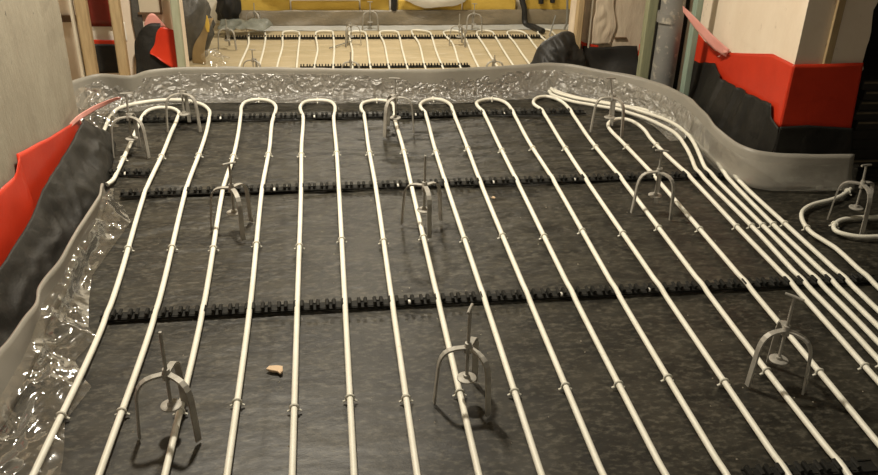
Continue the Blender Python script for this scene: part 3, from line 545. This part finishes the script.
# ------------------------------------------------------------------ left back: stud posts and foils
post('timber_post', -1.238, 4.70, 0, -1.243, 4.70, 2.7, .058, .06, 'wood', 'leftmost rough timber post behind the grey strip')
post('white_lath', -1.283, 4.69, 0, -1.296, 4.68, 2.7, .014, .05, 'white_lath', 'pale lath fixed to the left side of the leftmost timber post', 'lath')
post('timber_post', -1.067, 4.68, 0, -1.063, 4.68, 2.7, .050, .06, 'wood', 'second timber post from the left, paler, behind the grey strip')
post('timber_post', -.768, 4.70, 0, -.755, 4.70, 2.7, .040, .05, 'post_green', 'pale green upright post at the left jamb of the lower room opening')
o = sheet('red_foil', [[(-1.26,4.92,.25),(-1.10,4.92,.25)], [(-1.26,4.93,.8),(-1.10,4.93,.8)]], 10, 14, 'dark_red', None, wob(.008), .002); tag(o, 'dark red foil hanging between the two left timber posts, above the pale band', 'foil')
o = sheet('red_foil', [[(-1.26,4.915,.18),(-1.10,4.915,.175)], [(-1.26,4.915,.14),(-1.10,4.915,.14)]], 10, 4, 'red', None, wob(.003), .002); tag(o, 'thin red foil edge between the left timber posts below pale band', 'foil')
o = sheet('black_foil', [[(-1.27,4.91,.155),(-1.09,4.91,.155)], [(-1.27,4.88,.0),(-1.09,4.88,.0)]], 14, 12, 'film_wall', None, wob(.008), .002); tag(o, 'black foil between the two left timber posts', 'foil')
o = sheet('red_foil', [[(-1.27,4.945,.27),(-1.085,4.945,.27)], [(-1.27,4.945,.160),(-1.085,4.945,.160)]], 14, 8, 'white_wall', None, wob(.006, 12), .003); o.name = 'pale_band'; tag(o, 'wrinkled pale plaster band between the two left timber posts', 'plaster')
o = sheet('black_foil', [[(-1.035,4.90,.17),(-1.0,4.90,.235),(-.945,4.90,.27),(-.885,4.90,.272)], [(-1.04,4.87,.10),(-.98,4.86,.13),(-.93,4.86,.13),(-.90,4.86,.14)], [(-1.04,4.84,-.01),(-.95,4.83,-.01),(-.86,4.83,-.01),(-.78,4.83,-.01)]], 26, 18, 'film_wall', None, wob(.012, 9), .002); tag(o, 'black foil folded over beside the second timber post', 'foil')
o = sheet('red_foil', [[(-.925,4.845,.165),(-.885,4.845,.262),(-.81,4.85,.246)], [(-.955,4.835,.125),(-.89,4.83,.10),(-.80,4.83,.08)], [(-.93,4.825,.115),(-.87,4.82,.065),(-.80,4.815,.02)]], 20, 16, 'red', None, wob(.005, 9), .002); tag(o, 'red foil flap folded to a point over black foil, left of pale green post', 'foil')
o = sheet('red_foil', [[(-.975,4.91,.272),(-.93,4.91,.325),(-.88,4.91,.275)], [(-.975,4.91,.25),(-.93,4.91,.25),(-.86,4.91,.25)]], 14, 5, 'pink', None, wob(.005, 12), .002); tag(o, 'faded red foil tip standing above the folded black foil', 'foil')
t = empty('pale_board', (-.96, 4.95, .31), 'pale board with a brown lower edge on the wall between the left posts', 'board')
MB().box((-.04,0,.012), (.07,.02,.5)).obj('panel', 'pale_board', t); MB().box((-.05,-.006,0), (.075,.022,.012)).obj('edge', 'brown_trim', t); MB().box((.07,-.006,.0), (.078,.022,.5)).obj('edge', 'brown_trim', t)
box_obj('trim_3', (-1.9, 4.955, .268), (-1.27, 4.98, .302), 'brown_trim', 'structure')
o = sheet('grey_foil', [[(-1.045,4.96,-.01),(-.995,4.96,-.01)], [(-1.045,4.96,1.2),(-.985,4.96,1.2)]], 6, 24, 'bag', None, wob(.008), .002); tag(o, 'dark grey foil strip hanging right of the second timber post', 'foil')

# ------------------------------------------------------------------ lower back room
def blob(name, c, r, m, label, cat, amp=.25, seed=0, fr=3):
    mb = MB(); n1, n2 = 18, 26; v = []
    for i in range(n1+1):
        th = PI*i/n1
        for j in range(n2):
            ph = 2*PI*j/n2; d = Vector((math.sin(th)*math.cos(ph), math.sin(th)*math.sin(ph), math.cos(th)))
            k = 1 + amp*nz(d.x*fr+seed, d.y*fr, d.z*fr) + amp*.5*ridge(d.x*fr*2, d.y*fr*2+seed, d.z*fr*2)*.6
            v.append((c[0]+d.x*r[0]*k, c[1]+d.y*r[1]*k, max(c[2]+d.z*r[2]*k, ZF+.001)))
    f = [(i*n2+j, i*n2+(j+1)%n2, (i+1)*n2+(j+1)%n2, (i+1)*n2+j) for i in range(n1) for j in range(n2)]
    o = mesh(name, v, [tuple(reversed(q)) for q in f], m); return tag(o, label, cat)
blob('refuse_bag', (-1.09, 7.36, -.36), (.16,.14,.30), 'bag', 'tall dark grey refuse bag at the left of the lower room, behind the cardboard', 'bag', .3, 1)
blob('refuse_bag', (-1.12, 7.85, -.44), (.13,.13,.20), 'bag', 'small dark bag at the back left of the lower room, behind the bare leveler', 'bag', .35, 4)
blob('refuse_bag', (-.86, 8.24, -.40), (.10,.09,.21), 'black', 'black bag against the brown foil at the back left corner', 'bag', .35, 7)
o = sheet('cardboard', [[(-1.08,7.16,ZF+.002),(-.97,7.13,ZF+.002)], [(-1.06,7.18,-.48),(-.96,7.15,-.45)], [(-.98,7.21,-.36),(-.90,7.18,-.30)], [(-.925,7.23,-.27),(-.885,7.22,-.26)]], 8, 20, 'card', None, wob(.012, 6), .004); tag(o, 'torn brown cardboard leaning upright at the left of the lower room', 'cardboard')
o = sheet('yellow_tool', [[(-.935,7.13,-.36),(-.918,7.13,-.36)], [(-.945,7.14,-.31),(-.912,7.14,-.30)], [(-.928,7.15,-.23),(-.924,7.15,-.23)]], 6, 12, 'yellow', None, None, .01); tag(o, 'small yellow pointed scrap standing against the cardboard', 'scrap')
o = sheet('clear_film', [[(-.98,7.05,ZF+.01),(-.9,7.0,ZF+.01),(-.78,6.98,ZF+.01)], [(-.97,7.1,-.52),(-.90,7.08,-.50),(-.80,7.06,-.58)], [(-.96,7.22,ZF+.02),(-.9,7.24,ZF+.02),(-.78,7.24,ZF+.01)]], 30, 30, 'clear_loose', None, cr3, 0); tag(o, 'bluish crumpled clear plastic at the foot of the cardboard', 'plastic film')
o = sheet('grey_film', [[(-.93,8.12,ZF+.10),(-.5,8.14,ZF+.10),(-.45,8.14,ZF+.05)], [(-.95,7.95,ZF+.06),(-.7,7.98,ZF+.05),(-.55,8.0,ZF+.02)]], 30, 16, 'rumple', None, lambda u, v, p: Vector((0, 0, abs(ridge(p.x*9, p.y*9, 2))*.03)), .002); tag(o, 'rumpled grey plastic at the back left of the lower room floor', 'plastic film')
t = empty('edge_strip', (.8, 8.38, ZF), 'brown translucent foil strip along the back wall of the lower room', 'edge strip')
def bulge(u, v, p): return Vector((0, nz(p.x*4, p.z*8, 3)*.02, nz(p.x*5, 3, 1)*.008 if v > .9 else 0))
L2(sheet('band', [[(-.85,8.34,ZF),(.8,8.34,ZF),(2.6,8.34,ZF)], [(-.85,8.37,ZF+.15),(.8,8.37,ZF+.15),(2.6,8.37,ZF+.15)]], 120, 8, 'grey_foil', t, bulge, .004))
L2(sheet('flap', [[(-.62,8.32,ZF+.015),(.8,8.32,ZF+.012),(2.6,8.32,ZF+.015)], [(-.62,8.20,ZF-.001),(.8,8.19,ZF-.001),(2.6,8.18,ZF-.001)]], 100, 8, 'pale_foil', t, lambda u, v, p: Vector((0, nz(p.x*6, v*2, 1)*.02, abs(nz(p.x*8, v*3, 4))*.001)), 0))
YB = [(-.95,-.30,.30),(-.29,.36,.225),(.37,.65,.25),(.73,1.36,.235),(1.37,1.90,.30),(2.0,2.62,.28)]
YL = ['leftmost','second from left','third from left, narrow','middle wide','right of the white sack','rightmost']
for (x0, x1, h), lb in zip(YB, YL):
    o = MB().box((x0, 8.39, ZF), (x1-.006, 8.45, ZF+h), bev=.006).obj('insulation_board', 'yellow'); tag(o, 'yellow insulation board leaning on the back wall, ' + lb, 'insulation board', 'yellow insulation boards at the back wall')
blob('white_sack', (1.08, 8.33, -.33), (.32,.07,.115), 'white_sack', 'white sack resting on the yellow boards at the back middle', 'sack', .12, 3, 2)
blob('white_sack', (.1, 8.36, -.30), (.62,.06,.085), 'white_sack', 'long white sack lying on the yellow boards left of the middle', 'sack', .10, 9, 2)
def strap(name, pts, r, m, label, cat):
    o = MB().tube(spline(pts, 6), r, 8).obj(name, m, None, True); return tag(o, label, cat)
strap('black_tube', [(.69,8.38,-.15),(.69,8.36,-.40),(.69,8.375,-.475)], .03, 'black', 'short black tube hanging over the yellow board left of the white sack', 'tube')
strap('black_tube', [(1.93,8.36,-.10),(1.94,8.35,-.36),(1.97,8.325,-.47),(1.985,8.31,-.60),(2.03,8.18,ZF+.03),(2.09,8.0,ZF+.03)], .028, 'black', 'black hose coming down over the back strip onto the tan floor', 'hose')
strap('black_tube', [(2.12,8.37,-.1),(2.14,8.36,-.42)], .026, 'black', 'left one of two short black tubes at the back right', 'tube')
strap('black_tube', [(2.24,8.37,-.1),(2.255,8.36,-.41)], .026, 'black', 'right one of two short black tubes at the back right', 'tube')
strap('cable', [(2.30,8.15,.2),(2.34,8.15,-.3),(2.36,8.15,-.55),(2.34,8.15,ZF+.01)], .011, 'cable', 'grey cable hanging at the right of the lower room, left of another', 'cable')
strap('cable', [(2.38,8.15,.2),(2.44,8.15,-.3),(2.47,8.15,-.55),(2.50,8.15,ZF+.01)], .011, 'cable', 'grey cable hanging at the right of the lower room, next to the timber post', 'cable')
strap('thin_rod', [(2.20,8.0,-.45),(2.13,7.9,ZF+.01)], .007, 'cable', 'thin grey rod leaning near the right cables in the lower room', 'rod')
strap('dark_line', [(.05,7.55,ZF+.012),(.26,7.78,ZF+.012)], .005, 'cable', 'thin dark line running across the tan floor left of the middle', 'line')  # thin dark tube drawing a line on the tan floor

# ------------------------------------------------------------------ litter on the near floor
def chip(name, pts, z, th, m, label, cat):
    n = len(pts); c = Vector((sum(p[0] for p in pts)/n, sum(p[1] for p in pts)/n)); mb = MB(); v = []
    for zz, k in ((z, 1), (z+th*.8, 1), (z+th, .86)): v += [(c.x+(p[0]-c.x)*k, c.y+(p[1]-c.y)*k, zz+.002*math.sin(i*2.0)*(zz > z)) for i, p in enumerate(pts)]
    f = [tuple(range(n-1,-1,-1)), tuple(range(2*n, 3*n))] + [(q*n+i, q*n+(i+1)%n, q*n+n+(i+1)%n, q*n+n+i) for q in (0,1) for i in range(n)]
    o = mb.add(v, f).obj(name, m); return tag(o, label, cat)
chip('paper_scrap', [(-.196,2.030),(-.188,2.042),(-.165,2.046),(-.150,2.040),(-.149,2.012),(-.157,2.006),(-.163,2.016),(-.178,2.018)], .0, .006, 'scrap', 'small torn tan scrap lying beside a pipe left of the front centre leveler', 'scrap')
chip('flake', [(.885,4.10),(.90,4.112),(.93,4.108),(.935,4.095),(.91,4.086)], -.001, .006, 'screw', 'pale flake lying near the back strip between two pipe loops', 'scrap')
chip('flake', [(.655,3.115),(.664,3.122),(.674,3.116),(.668,3.106)], -.001, .005, 'scrap', 'tiny pale flake by the middle rail right of the centre leveler', 'scrap')

rnd = random.Random(5); mb = MB()
for i in range(130):
    x = rnd.uniform(-.65, 1.7); y = rnd.uniform(1.4, 4.1); r = rnd.uniform(.0015, .0038); a0 = rnd.uniform(0, 6); z = floor_z(x, y)
    mb.add([(x+r*math.cos(a0+k*2*PI/5)*(1+.4*math.sin(k*3+i)), y+r*math.sin(a0+k*2*PI/5), z-.001) for k in range(5)] + [(x, y, z+r*.9)], [(k, (k+1)%5, 5) for k in range(5)])
tag(mb.obj('grit', 'grit'), 'pale plaster grit scattered over the black foil floor', 'grit', None, 'stuff')
